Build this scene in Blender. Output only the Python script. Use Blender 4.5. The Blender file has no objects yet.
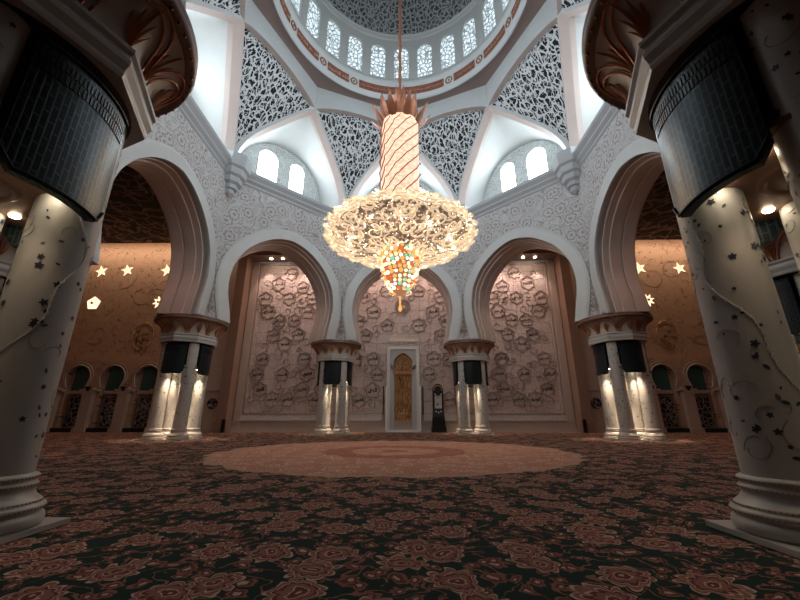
import bpy, math, random
from math import sin, cos, pi, radians, sqrt, atan2, hypot
random.seed(7)
S = 17.5                       # metres per plan unit (circumradius of the octagonal hall)
SC = bpy.context.scene
COL = SC.collection

# ------------------------------------------------------------------ materials
def newmat(name):
    m = bpy.data.materials.new(name); m.use_nodes = True
    nt = m.node_tree; nt.nodes.clear()
    return m, nt
class N:
    def __init__(s, nt): s.nt = nt
    def node(s, typ, **kw):
        n = s.nt.nodes.new(typ)
        for k, v in kw.items(): setattr(n, k, v)
        return n
    def put(s, sock, v):
        if hasattr(v, 'is_output') or isinstance(v, bpy.types.NodeSocket): s.nt.links.new(v, sock)
        else: sock.default_value = v
    def math(s, op, a, b=None, c=None, clamp=False):
        n = s.node('ShaderNodeMath', operation=op, use_clamp=clamp)
        s.put(n.inputs[0], a)
        if b is not None: s.put(n.inputs[1], b)
        if c is not None: s.put(n.inputs[2], c)
        return n.outputs[0]
    def vmath(s, op, a, b=None):
        n = s.node('ShaderNodeVectorMath', operation=op)
        s.put(n.inputs[0], a)
        if b is not None: s.put(n.inputs[1], b)
        return n.outputs[0]
    def uv(s): return s.node('ShaderNodeUVMap', uv_map='UVMap').outputs[0]
    def scale(s, v, sx, sy=None, off=(0, 0, 0)):
        n = s.node('ShaderNodeMapping'); s.put(n.inputs[0], v)
        n.inputs['Scale'].default_value = (sx, sy or sx, 1); n.inputs['Location'].default_value = off
        return n.outputs[0]
    def noise(s, v, scale, detail=2, dist=0, out=0, rough=.5):
        n = s.node('ShaderNodeTexNoise'); s.put(n.inputs['Vector'], v)
        n.inputs['Scale'].default_value = scale; n.inputs['Detail'].default_value = detail
        n.inputs['Distortion'].default_value = dist; n.inputs['Roughness'].default_value = rough
        return n.outputs[out]
    def vor(s, v, scale=1, rnd=1, feature='F1', dims='2D'):
        n = s.node('ShaderNodeTexVoronoi', feature=feature, voronoi_dimensions=dims)
        s.put(n.inputs['Vector'], v); n.inputs['Scale'].default_value = scale
        n.inputs['Randomness'].default_value = rnd
        return n
    def ramp(s, f, stops, interp='LINEAR'):
        n = s.node('ShaderNodeValToRGB'); s.put(n.inputs[0], f)
        cr = n.color_ramp; cr.interpolation = interp
        while len(cr.elements) < len(stops): cr.elements.new(.5)
        for e, (p, c) in zip(cr.elements, stops):
            e.position = p; e.color = (*c, 1) if len(c) == 3 else c
        return n.outputs[0]
    def mix(s, f, a, b):
        n = s.node('ShaderNodeMix', data_type='RGBA')
        s.put(n.inputs[0], f)
        s.put(n.inputs[6], (*a, 1) if isinstance(a, tuple) and len(a) == 3 else a)
        s.put(n.inputs[7], (*b, 1) if isinstance(b, tuple) and len(b) == 3 else b)
        return n.outputs[2]
    def rosette(s, v, spacing, petals, rnd=.6, size=.42):
        """distance from the nearest flower centre divided by its petal outline"""
        vs = s.scale(v, 1 / spacing)
        vo = s.vor(vs, 1, rnd)
        d = s.vmath('SUBTRACT', vs, vo.outputs['Position'])
        sp = s.node('ShaderNodeSeparateXYZ'); s.put(sp.inputs[0], d)
        a = s.math('ARCTAN2', sp.outputs[1], sp.outputs[0])
        p = s.math('ABSOLUTE', s.math('SINE', s.math('MULTIPLY', a, petals / 2)))
        edge = s.math('MULTIPLY_ADD', p, size * .3, size * .7)
        return s.math('DIVIDE', vo.outputs['Distance'], edge), p, vo
    def bsdf(s, color, rough=.5, metal=0, bump=None, bstr=.3, bdist=.05, emis=None, estr=0, alpha=None, spec=.5):
        b = s.node('ShaderNodeBsdfPrincipled')
        s.put(b.inputs['Base Color'], (*color, 1) if isinstance(color, tuple) and len(color) == 3 else color)
        s.put(b.inputs['Roughness'], rough); s.put(b.inputs['Metallic'], metal)
        b.inputs['Specular IOR Level'].default_value = spec
        if bump is not None:
            bn = s.node('ShaderNodeBump'); s.put(bn.inputs['Height'], bump)
            bn.inputs['Strength'].default_value = bstr; bn.inputs['Distance'].default_value = bdist
            s.nt.links.new(bn.outputs[0], b.inputs['Normal'])
        if emis is not None:
            s.put(b.inputs['Emission Color'], (*emis, 1) if isinstance(emis, tuple) and len(emis) == 3 else emis)
            s.put(b.inputs['Emission Strength'], estr)
        if alpha is not None: s.put(b.inputs['Alpha'], alpha)
        o = s.node('ShaderNodeOutputMaterial'); s.nt.links.new(b.outputs[0], o.inputs[0])
        return b
M = {}
def plain(name, color, rough=.5, metal=0, noise=0, nscale=3., bstr=.0, spec=.5, glow=None):
    m, nt = newmat(name); n = N(nt)
    tc = n.node('ShaderNodeTexCoord').outputs['Object']
    if noise:
        f = n.noise(tc, nscale, 4)
        lo = tuple(c * (1 - noise) for c in color); hi = tuple(min(1, c * (1 + noise)) for c in color)
        c = n.mix(f, lo, hi)
        n.bsdf(c, rough, metal, f if bstr else None, bstr, spec=spec, emis=glow[0] if glow else None, estr=glow[1] if glow else 0)
    else: n.bsdf(color, rough, metal, spec=spec)
    M[name] = m; return m
def emit(name, color, strength):
    m, nt = newmat(name); n = N(nt)
    e = n.node('ShaderNodeEmission'); e.inputs[0].default_value = (*color, 1); e.inputs[1].default_value = strength
    o = n.node('ShaderNodeOutputMaterial'); nt.links.new(e.outputs[0], o.inputs[0])
    M[name] = m; return m

plain('marble', (.60, .63, .64), .42, 0, .07, .8)
plain('marble_soffit_warmlit', (.50, .41, .375), .38, 0, .08, 1.)  # same white marble, with the pink of warm bounced light put into its colour
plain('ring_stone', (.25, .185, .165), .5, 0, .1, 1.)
plain('cornice_stone', (.42, .45, .48), .45, 0, .08, 1.)
plain('column_marble', (.50, .51, .50), .36, 0, .06, 2.)
plain('plaster', (.52, .53, .52), .7, 0, .04, 1.)
plain('dark_metal', (.015, .02, .024), .38, .6)
plain('case_black', (.012, .014, .018), .3, .2)
plain('silver', (.7, .72, .74), .3, .8)
plain('copper', (.40, .16, .09), .42, .55, .25, 6.)
plain('leaf_gold', (.46, .2, .10), .4, .45, .3, 8.)
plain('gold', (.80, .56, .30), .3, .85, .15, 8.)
plain('gold_added_glow', (.95, .76, .55), .25, .5, .2, 5., glow=((1, .74, .50), .62))  # emission added to the gold, standing in for bulbs lighting it from within
plain('bronze_soffit', (.24, .13, .08), .38, .35, .15, 3.)
plain('inlay_dark', (.03, .035, .06), .35)
plain('inlay_green', (.10, .13, .11), .35)
plain('pearl', (.93, .95, .96), .22, .1)
plain('script_gilt', (.55, .36, .26), .5)
plain('vine_stone', (.30, .25, .22), .4)
plain('qibla_text', (.03, .015, .012), .6)
plain('beige_marble', (.42, .36, .315), .4, 0, .1, 1.5)
plain('brown_marble', (.26, .17, .13), .38, 0, .15, 1.)
plain('teal_glass', (.03, .10, .10), .15)
plain('rim_stone', (.20, .12, .09), .4, .2, .2, 5.)
plain('tracery_dark', (.20, .145, .125), .45)
plain('capital_ground', (.50, .46, .41), .45, 0, .1, 3.)
emit('daylight', (.78, .93, 1.0), 1.35)
emit('daylight_niche', (.84, .94, 1.0), 13.0)
emit('lamp', (1, .80, .55), 30)
emit('star_glow', (1, .70, .42), 1.9)
emit('chandelier_bulb', (1, .78, .52), 5)
for nm, c, st in (('drop_amber', (1, .42, .12), 1.3), ('drop_red', (.95, .16, .06), 1.0), ('drop_green', (.3, .8, .5), 1.0),
                  ('drop_white', (1, .85, .65), 2.2), ('drop_gold', (1, .64, .34), 1.6), ('drop_heart', (.9, .42, .18), .45)): emit(nm, c, st)

def relief(name, base, line, spacing, petals, bstr=.5, vine=True, size=.46, rnd=.75, rough=.5, amt=1.0, vs=.6, warp=.55, flowers=True, net=0):
    m, nt = newmat(name); n = N(nt); uv0 = n.uv()
    wn = n.node('ShaderNodeVectorMath', operation='SCALE'); n.put(wn.inputs[0], n.noise(uv0, 1.6 / spacing, 2, 0, 1)); wn.inputs['Scale'].default_value = spacing * warp
    uv = n.vmath('ADD', uv0, wn.outputs[0])
    t, p, vo = n.rosette(uv, spacing, petals, rnd, size)
    t2, p2, vo2 = n.rosette(n.scale(uv, 1, 1, (3.3, 1.7, 0)), spacing * .42, 5, .9, .40)
    # outlines of big flowers: rings at several radii
    w = n.math('SINE', n.math('MULTIPLY', t, 13.))
    ln = n.math('MULTIPLY', n.math('GREATER_THAN', w, .45), n.math('LESS_THAN', t, 1.05))
    l2 = n.math('MULTIPLY', n.math('GREATER_THAN', n.math('SINE', n.math('MULTIPLY', t2, 9.)), .5), n.math('LESS_THAN', t2, .95))
    l2 = n.math('MULTIPLY', l2, n.math('GREATER_THAN', t, 1.1))
    lines = n.math('MAXIMUM', ln, n.math('MULTIPLY', l2, .8)) if flowers else n.math('MULTIPLY', l2, .0)
    if not flowers: t = n.math('ADD', t, 5.)
    if vine:
        nz = n.noise(uv, vs / spacing * 1.6, 1.5, 1.2)
        v = n.math('LESS_THAN', n.math('ABSOLUTE', n.math('SUBTRACT', nz, .5)), .012)
        v = n.math('MULTIPLY', v, n.math('GREATER_THAN', t, 1.05))
        lines = n.math('MAXIMUM', lines, v)
    if net:
        ve = n.vor(n.scale(uv, 1 / net), 1, .35, 'DISTANCE_TO_EDGE').outputs['Distance']
        lines = n.math('MAXIMUM', n.math('MULTIPLY', lines, .6), n.math('MULTIPLY', n.math('LESS_THAN', ve, .022), .8))
    f = n.math('MULTIPLY', lines, amt)
    c = n.mix(n.noise(uv, .5, 3), tuple(x * .86 for x in base), base)
    c = n.mix(f, c, line)
    h = n.math('SUBTRACT', n.math('MULTIPLY', n.math('LESS_THAN', t, 1.), 1.), lines)
    n.bsdf(c, rough, 0, h, bstr, .06)
    M[name] = m; return m
relief('relief_marble', (.60, .62, .635), (.30, .215, .195), 1.5, 7, 1., size=.5, amt=.8, rnd=.8, warp=.3)
relief('niche_tracery', (.78, .83, .84), (.34, .38, .34), 1.0, 6, .5, size=.48, amt=.9, warp=.1)
relief('qibla_panel', (.60, .53, .50), (.16, .11, .10), .75, 5, .8, size=.44, amt=.75, vs=1.1, warp=.35, net=1.25)
relief('wainscot', (.55, .56, .57), (.22, .24, .27), .55, 6, .4, size=.45, amt=.7)
relief('star_wall_stone', (.44, .31, .23), (.12, .07, .05), 3., 6, .3, size=.5, amt=.8, vs=1.5, warp=.2, flowers=False)

def lattice_mat(name, band, hole, spacing, width=.13, alpha=False, stretch=1.6, curl=False, warp=.9):
    m, nt = newmat(name); n = N(nt); uv = n.uv()
    vs = n.scale(uv, 1 / spacing, 1 / spacing / stretch)
    nz = n.node('ShaderNodeTexNoise'); n.put(nz.inputs['Vector'], vs); nz.inputs['Scale'].default_value = .8
    off = n.node('ShaderNodeVectorMath', operation='SCALE'); n.put(off.inputs[0], nz.outputs[1]); off.inputs['Scale'].default_value = warp
    vv = n.vmath('ADD', vs, off.outputs[0])
    vo = n.vor(vv, 1, 1, 'DISTANCE_TO_EDGE')
    f = n.math('LESS_THAN', vo.outputs['Distance'], width)
    # curling inner strokes inside each cell
    vo1 = n.vor(vv, 1, 1); sp = n.node('ShaderNodeSeparateXYZ'); n.put(sp.inputs[0], n.vmath('SUBTRACT', vv, vo1.outputs['Position']))
    a = n.math('ARCTAN2', sp.outputs[1], sp.outputs[0])
    sw = n.math('SINE', n.math('MULTIPLY_ADD', vo1.outputs['Distance'], 11., n.math('MULTIPLY', a, 2.)))
    nz2 = n.noise(uv, 1.15 / spacing * .55, 1, 1.6)
    f = n.math('MAXIMUM', f, n.math('LESS_THAN', n.math('ABSOLUTE', n.math('SUBTRACT', nz2, .5)), .030))
    if curl: f = n.math('MAXIMUM', f, n.math('GREATER_THAN', sw, .45))
    if alpha: n.bsdf(band, .6, 0, alpha=f)
    else:
        n.bsdf(n.mix(f, hole, band), .7, 0, f, .6, .08, spec=.12)
    M[name] = m; return m
lattice_mat('pendentive_lattice', (.66, .69, .71), (.02, .022, .026), .42, .125, stretch=1.9, warp=1.5)
lattice_mat('dome_lattice', (.40, .42, .42), (.07, .075, .08), .42, .15, stretch=1.6, warp=1.3)
lattice_mat('window_lattice', (.62, .68, .70), (0, 0, 0), .42, .13, alpha=True, stretch=1.3)
lattice_mat('ceiling_swirl', (.15, .095, .08), (.006, .005, .006), 2.2, .034, stretch=1., warp=1.6)
lattice_mat('band_script', (.36, .16, .11), (.22, .06, .045), .30, .10, stretch=1., curl=True)
lattice_mat('door_lattice', (.28, .27, .28), (.015, .015, .03), .55, .06, stretch=1.)

# carpet
def carpet():
    m, nt = newmat('carpet_pile'); n = N(nt); uvr = n.uv()
    wn = n.node('ShaderNodeVectorMath', operation='SCALE'); n.put(wn.inputs[0], n.noise(uvr, 2.2, 2, 0, 1)); wn.inputs['Scale'].default_value = .42
    uv = n.vmath('ADD', uvr, wn.outputs[0])
    tB, pB, voB = n.rosette(uv, .82, 9, .9, .35)
    tS, pS, voS = n.rosette(n.scale(uv, 1, 1, (5.1, 2.3, 0)), .27, 5, 1., .38)
    nz = n.noise(uv, 1.5, 2, 1.5)
    vine = n.math('LESS_THAN', n.math('ABSOLUTE', n.math('SUBTRACT', nz, .5)), .014)
    green = (.010, .034, .028)
    def field(bg, red, mid, pale):
        small = n.ramp(tS, [(0, pale), (.3, red), (.62, mid), (.85, red), (.93, bg)], 'CONSTANT')
        base = n.mix(vine, bg, mid)
        base = n.mix(n.math('MULTIPLY', n.math('LESS_THAN', tS, .9), n.math('GREATER_THAN', tB, 1.1)), base, small)
        big = n.ramp(n.math('MULTIPLY_ADD', pB, .06, tB), [(0, pale), (.12, red), (.3, pale), (.36, mid), (.58, red), (.72, pale), (.78, mid), (.95, pale)], 'CONSTANT')
        return n.mix(n.math('LESS_THAN', tB, 1.), base, big)
    A = field(green, (.15, .045, .038), (.30, .135, .105), (.60, .41, .33))
    B = field((.50, .26, .19), (.28, .08, .055), (.58, .34, .25), (.88, .70, .58))
    # round medallion
    d = n.vmath('SUBTRACT', uv, (0, -.11 * S, 0))
    sp = n.node('ShaderNodeSeparateXYZ'); n.put(sp.inputs[0], d)
    r = n.math('SQRT', n.math('ADD', n.math('POWER', sp.outputs[0], 2), n.math('POWER', sp.outputs[1], 2)))
    ang = n.math('ARCTAN2', sp.outputs[1], sp.outputs[0])
    lobes = n.math('ABSOLUTE', n.math('SINE', n.math('MULTIPLY', ang, 8)))
    rr = n.math('DIVIDE', n.math('ADD', r, n.math('MULTIPLY', n.noise(uvr, 1.2, 3), .8)), n.math('MULTIPLY_ADD', lobes, .012 * S, .468 * S))
    c = n.mix(n.math('LESS_THAN', rr, 1.), A, B)
    rim = n.math('MULTIPLY', n.math('LESS_THAN', rr, 1.), n.math('GREATER_THAN', rr, .965))
    c = n.mix(rim, c, (.5, .32, .24, 1))
    inner = n.math('MULTIPLY', n.math('LESS_THAN', rr, .44), n.math('GREATER_THAN', rr, .30))
    c = n.mix(n.math('MULTIPLY', inner, .55), c, (.27, .045, .035, 1))
    core = n.math('LESS_THAN', rr, .12)
    c = n.mix(n.math('MULTIPLY', core, .55), c, (.27, .045, .035, 1))
    fine = n.noise(uv, 9., 3)
    c = n.mix(n.math('MULTIPLY', fine, .35), c, n.mix(.5, c, (.02, .02, .02)))
    pile = n.noise(uv, 60., 2)
    n.bsdf(c, .92, 0, n.math('ADD', pile, n.math('MULTIPLY', n.math('LESS_THAN', tB, 1.), .6)), .35, .02, spec=.15)
    M['carpet'] = m
carpet()

def grille():
    m, nt = newmat('grille'); n = N(nt); uv = n.uv()
    vs = n.scale(uv, 1 / .11, 1 / .30)
    br = n.node('ShaderNodeTexBrick'); n.put(br.inputs[0], n.scale(uv, 1)); 
    br.inputs['Scale'].default_value = 1; br.inputs['Brick Width'].default_value = .26; br.inputs['Row Height'].default_value = .085
    br.inputs['Mortar Size'].default_value = .012; br.inputs['Mortar Smooth'].default_value = .1
    n.put(br.inputs[0], n.node('ShaderNodeVectorRotate', rotation_type='Z_AXIS').outputs[0])
    vr = nt.nodes[-1]; n.put(vr.inputs['Vector'], uv); vr.inputs['Angle'].default_value = pi / 2
    f = br.outputs['Fac']
    n.bsdf(n.mix(f, (.012, .02, .026), (.05, .075, .085)), .32, .55, f, .7, .03)
    M['grille'] = m
grille()

def reeds():
    m, nt = newmat('gold_reeds'); n = N(nt); uv = n.uv()
    nz = n.noise(n.scale(uv, 5., .55), 1, 3, .6)
    w = n.math('SINE', n.math('MULTIPLY', nz, 60))
    f = n.math('MULTIPLY_ADD', w, .5, .5)
    n.bsdf(n.mix(f, (.16, .07, .03), (.72, .46, .22)), .35, .6, f, .6, .04)
    M['gold_reeds'] = m
reeds()
def stem():
    m, nt = newmat('stem_crystal'); n = N(nt); uv = n.uv()
    vo = n.vor(n.scale(uv, 2.6, 5.2), 1, .8)
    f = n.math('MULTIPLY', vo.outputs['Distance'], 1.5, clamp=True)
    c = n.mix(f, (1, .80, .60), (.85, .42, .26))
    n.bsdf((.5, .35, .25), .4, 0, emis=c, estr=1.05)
    M['stem_crystal'] = m
    m, nt = newmat('bowl_crystal'); n = N(nt); tc = n.node('ShaderNodeTexCoord').outputs['Object']
    vo = n.vor(tc, 5.5, 1, dims='3D')
    c = n.ramp(vo.outputs['Distance'], [(0, (1, .84, .60)), (.28, (.85, .55, .32)), (.42, (.16, .11, .08)), (.8, (.05, .04, .04))])
    n.bsdf((.10, .08, .07), .3, .3, emis=c, estr=.8)
    M['bowl_crystal'] = m
stem()

# ------------------------------------------------------------------ mesh builder (plan units in, metres out)
class MB:
    def __init__(s): s.v = []; s.f = []; s.uv = []; s.mi = []; s.sm = []
    def vert(s, p): s.v.append(tuple(p)); return len(s.v) - 1
    def face(s, idx, uv=None, mi=0, smooth=False):
        s.f.append(tuple(idx)); s.uv.append(uv or [None] * len(idx)); s.mi.append(mi); s.sm.append(smooth)
    def poly(s, pts, uv=None, mi=0, smooth=False):
        s.face([s.vert(p) for p in pts], uv, mi, smooth)
    def box(s, c, d, mi=0, rz=0):
        x, y, z = c; a, b, h = d[0] / 2, d[1] / 2, d[2] / 2
        i = len(s.v)
        for k in range(8):
            px, py, pz = (a if k & 1 else -a), (b if k & 2 else -b), (h if k & 4 else -h)
            s.v.append((x + px * cos(rz) - py * sin(rz), y + px * sin(rz) + py * cos(rz), z + pz))
        for q in ((0, 2, 3, 1), (4, 5, 7, 6), (0, 1, 5, 4), (2, 6, 7, 3), (0, 4, 6, 2), (1, 3, 7, 5)): s.face([i + j for j in q], mi=mi)
    def grid(s, rows, closed=False, mi=0, smooth=True, uvs=None, flip=False):
        """rows: list of equally long point lists; closed joins the ends of each row"""
        i0 = len(s.v); n = len(rows[0])
        for r in rows: s.v.extend(tuple(p) for p in r)
        m = n if closed else n - 1
        for a in range(len(rows) - 1):
            for b in range(m):
                b2 = (b + 1) % n
                q = [i0 + a * n + b, i0 + a * n + b2, i0 + (a + 1) * n + b2, i0 + (a + 1) * n + b]
                u = None
                if uvs:
                    bb = b + 1
                    u = [uvs(a, b), uvs(a, bb), uvs(a + 1, bb), uvs(a + 1, b)]
                if flip: q.reverse(); u = u[::-1] if u else None
                s.face(q, u, mi, smooth)
    def lathe(s, prof, c=(0, 0, 0), seg=24, mi=0, smooth=True, cap=False, ang0=0, uvm=False):
        rows = [[(c[0] + r * cos(ang0 + 2 * pi * k / seg), c[1] + r * sin(ang0 + 2 * pi * k / seg), c[2] + z) for k in range(seg)] for r, z in prof]
        L = [0]
        for a, b in zip(prof, prof[1:]): L.append(L[-1] + hypot(b[0] - a[0], b[1] - a[1]))
        u = (lambda a, b: (b / seg * 2 * pi * max(prof[0][0], .01) * S, L[a] * S)) if uvm else None
        s.grid(rows, True, mi, smooth, u)
        if cap:
            for r, fl in ((0, True), (-1, False)):
                if prof[r][0] > 1e-6:
                    idx = [len(s.v) + k for k in range(seg)]
                    s.v.extend(rows[r]); s.face(idx[::-1] if fl else idx, mi=mi)
    def tube(s, pts, r, seg=6, closed=False, mi=0):
        n = len(pts); rows = []
        for k, p in enumerate(pts):
            a = pts[(k - 1) % n] if (closed or k) else p
            b = pts[(k + 1) % n] if (closed or k < n - 1) else p
            d = [b[i] - a[i] for i in range(3)]; l = sqrt(sum(x * x for x in d)) or 1; d = [x / l for x in d]
            up = (0, 0, 1) if abs(d[2]) < .9 else (1, 0, 0)
            u = (d[1] * up[2] - d[2] * up[1], d[2] * up[0] - d[0] * up[2], d[0] * up[1] - d[1] * up[0])
            lu = sqrt(sum(x * x for x in u)) or 1; u = [x / lu for x in u]
            w = (d[1] * u[2] - d[2] * u[1], d[2] * u[0] - d[0] * u[2], d[0] * u[1] - d[1] * u[0])
            rr = r[k] if isinstance(r, (list, tuple)) else r
            rows.append([[p[i] + rr * (cos(2 * pi * j / seg) * u[i] + sin(2 * pi * j / seg) * w[i]) for i in range(3)] for j in range(seg)])
        if closed: rows.append(rows[0])
        s.grid(rows, True, mi, True)
    def ball(s, c, r, seg=8, mi=0, sz=1):
        s.lathe([(max(r * sin(pi * k / (seg // 2)), 1e-5), -r * sz * cos(pi * k / (seg // 2))) for k in range(seg // 2 + 1)], c, seg, mi)
    def build(s, name, mats, parent=None, loc=None):
        me = bpy.data.meshes.new(name)
        me.from_pydata([(x * S, y * S, z * S) for x, y, z in s.v], [], s.f)
        for mm in (mats if isinstance(mats, (list, tuple)) else [mats]): me.materials.append(M[mm])
        ul = me.uv_layers.new(name='UVMap'); k = 0
        for fi, (f, u) in enumerate(zip(s.f, s.uv)):
            for j, vi in enumerate(f):
                if u[j] is not None: ul.data[k].uv = u[j]
                else:
                    p = s.v[vi]; ul.data[k].uv = ((p[0] + p[1] * .6) * S, (p[2] + p[1] * .4) * S)
                k += 1
        me.polygons.foreach_set('material_index', s.mi); me.polygons.foreach_set('use_smooth', s.sm)
        me.update()
        o = bpy.data.objects.new(name, me); COL.objects.link(o)
        if parent is not None: o.parent = parent
        if loc: o.location = [x * S for x in loc]
        return o
def tag(o, label=None, cat=None, group=None, kind=None):
    for k, v in (('label', label), ('category', cat), ('group', group), ('kind', kind)):
        if v: o[k] = v
    return o
def empty(name, loc=(0, 0, 0), rz=0):
    o = bpy.data.objects.new(name, None); COL.objects.link(o)
    o.location = [x * S for x in loc]; o.rotation_euler.z = rz; o.empty_display_size = .3
    return o
def copy_tree(o, parent=None):
    c = o.copy(); COL.objects.link(c); c.parent = parent
    for ch in list(o.children):
        if ch.name in COL.objects: copy_tree(ch, c)
    return c
def struct(o): o['kind'] = 'structure'; return o
def polar(r, deg, z=0):          # deg clockwise from +y
    a = radians(deg); return (r * sin(a), r * cos(a), z)
def onface(s, z, deg, ap):       # point on the vertical plane facing `deg`, s to the right
    a = radians(deg); return (ap * sin(a) + s * cos(a), ap * cos(a) - s * sin(a), z)
def catmull(p, n=6):
    out = []
    for i in range(len(p) - 1):
        a, b, c, d = p[max(i - 1, 0)], p[i], p[i + 1], p[min(i + 2, len(p) - 1)]
        for k in range(n):
            t = k / n
            out.append(tuple(.5 * (2 * b[j] + (c[j] - a[j]) * t + (2 * a[j] - 5 * b[j] + 4 * c[j] - d[j]) * t * t + (3 * b[j] - a[j] - 3 * c[j] + d[j]) * t ** 3) for j in range(len(b))))
    out.append(tuple(p[-1])); return out
def offset(pts, d):
    out = []
    for i, p in enumerate(pts):
        a, b = pts[max(i - 1, 0)], pts[min(i + 1, len(pts) - 1)]
        tx, ty = b[0] - a[0], b[1] - a[1]; l = hypot(tx, ty) or 1
        out.append((p[0] - ty / l * d, p[1] + tx / l * d))
    return out
def rayrect(cx, cy, dx, dy, x0, x1, y0, y1):
    t = 1e9
    if dx > 1e-9: t = min(t, (x1 - cx) / dx)
    if dx < -1e-9: t = min(t, (x0 - cx) / dx)
    if dy > 1e-9: t = min(t, (y1 - cy) / dy)
    if dy < -1e-9: t = min(t, (y0 - cy) / dy)
    return cx + dx * t, cy + dy * t

def rectproj(pts, cx, cy, x0, x1, y0, y1, closed=False):
    out = [rayrect(cx, cy, x - cx, y - cy, x0, x1, y0, y1) for x, y in pts]
    side = lambda p: min(abs(p[0] - x0), abs(p[0] - x1)) < 1e-7
    n_ = len(out); src = list(out)
    for k in range(n_ if closed else n_ - 1):
        p, q = src[k], src[(k + 1) % n_]
        if side(p) != side(q):
            s_, o_ = (p, q) if side(p) else (q, p)
            c = (s_[0], y0 if abs(o_[1] - y0) < abs(o_[1] - y1) else y1)
            out[(k + 1) % n_ if s_ is q else k] = c
    return out
# ------------------------------------------------------------------ camera
cam = bpy.data.cameras.new('camera'); co = bpy.data.objects.new('camera', cam); COL.objects.link(co)
cam.sensor_width = 36; cam.lens = 368.137 / 800 * 36; cam.clip_start = .05; cam.clip_end = 500
co.location = (.01721 * S, -1.18805 * S, .08414 * S)
co.rotation_euler = (pi / 2 + .30886, 0, .014736)
SC.camera = co
SC.view_settings.view_transform = 'Standard'; SC.view_settings.look = 'None'
SC.view_settings.gamma = 1; SC.view_settings.use_curve_mapping = False
SC.view_settings.exposure = 0.0
w = bpy.data.worlds.new('world'); SC.world = w; w.use_nodes = True
w.node_tree.nodes['Background'].inputs[0].default_value = (.55, .75, 1, 1)
w.node_tree.nodes['Background'].inputs[1].default_value = .3

# ------------------------------------------------------------------ floor, carpet, hall shell
X0, X1, Y0, Y1, ZC = -2.35, 2.35, -2.1, 1.18, 1.28
b = MB(); b.box((0, (Y0 + Y1) / 2 + .05, -.012), (X1 - X0 + .1, Y1 - Y0 + .3, .02)); struct(b.build('floor', 'plaster'))
b = MB()
b.poly([(X0, Y0, -.0005), (X1, Y0, -.0005), (X1, Y1 - .03, -.0005), (X0, Y1 - .03, -.0005)], [(X0 * S, Y0 * S), (X1 * S, Y0 * S), (X1 * S, Y1 * S), (X0 * S, Y1 * S)])
b.box((0, (Y0 + Y1) / 2 - .015, -.0012), (X1 - X0, Y1 - Y0 - .03, .0013))
tag(b.build('floral_carpet', 'carpet'), 'dark green wall-to-wall carpet with pink blossoms and a coral round medallion', 'carpet')
APB = 1.004; APF = .844; TAN = math.tan(radians(22.5))
# aisle ceiling: flat sheet with the octagon left open
b = MB(); octp = [polar(APB / cos(radians(22.5)), 22.5 + 45 * k, ZC) for k in range(8)]
n = 64
rows = [[], []]
angs = sorted([2 * pi * k / n for k in range(n)] + [radians(22.5 + 45 * k) for k in range(8)] + [atan2(x, y) % (2 * pi) for x in (X0, X1) for y in (Y0, 1.3)])
for a in angs:
    dd = (math.degrees(a) + 22.5) % 45 - 22.5
    r = APB / cos(radians(dd)); rows[0].append((r * sin(a), r * cos(a), ZC))
    px, py = rayrect(0, 0, sin(a), cos(a), X0, X1, Y0, 1.3); rows[1].append((px, py, ZC))
b.grid(rows, True, 0, False, flip=True)
# planar uv
b.uv = [[(b.v[i][0] * S, b.v[i][1] * S) for i in f] for f in b.f]
struct(b.build('ceiling', 'ceiling_swirl'))
b = MB(); b.box((X0 - .02, (Y0 + 1.3) / 2, ZC / 2), (.04, 1.3 - Y0, ZC)); struct(b.build('wall_outer_left', 'brown_marble'))
b = MB(); b.box((X1 + .02, (Y0 + 1.3) / 2, ZC / 2), (.04, 1.3 - Y0, ZC)); struct(b.build('wall_outer_right', 'brown_marble'))
b = MB(); b.box((0, Y0 - .02, ZC / 2), (X1 - X0, .04, ZC)); struct(b.build('wall_outer_front', 'brown_marble'))

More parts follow.
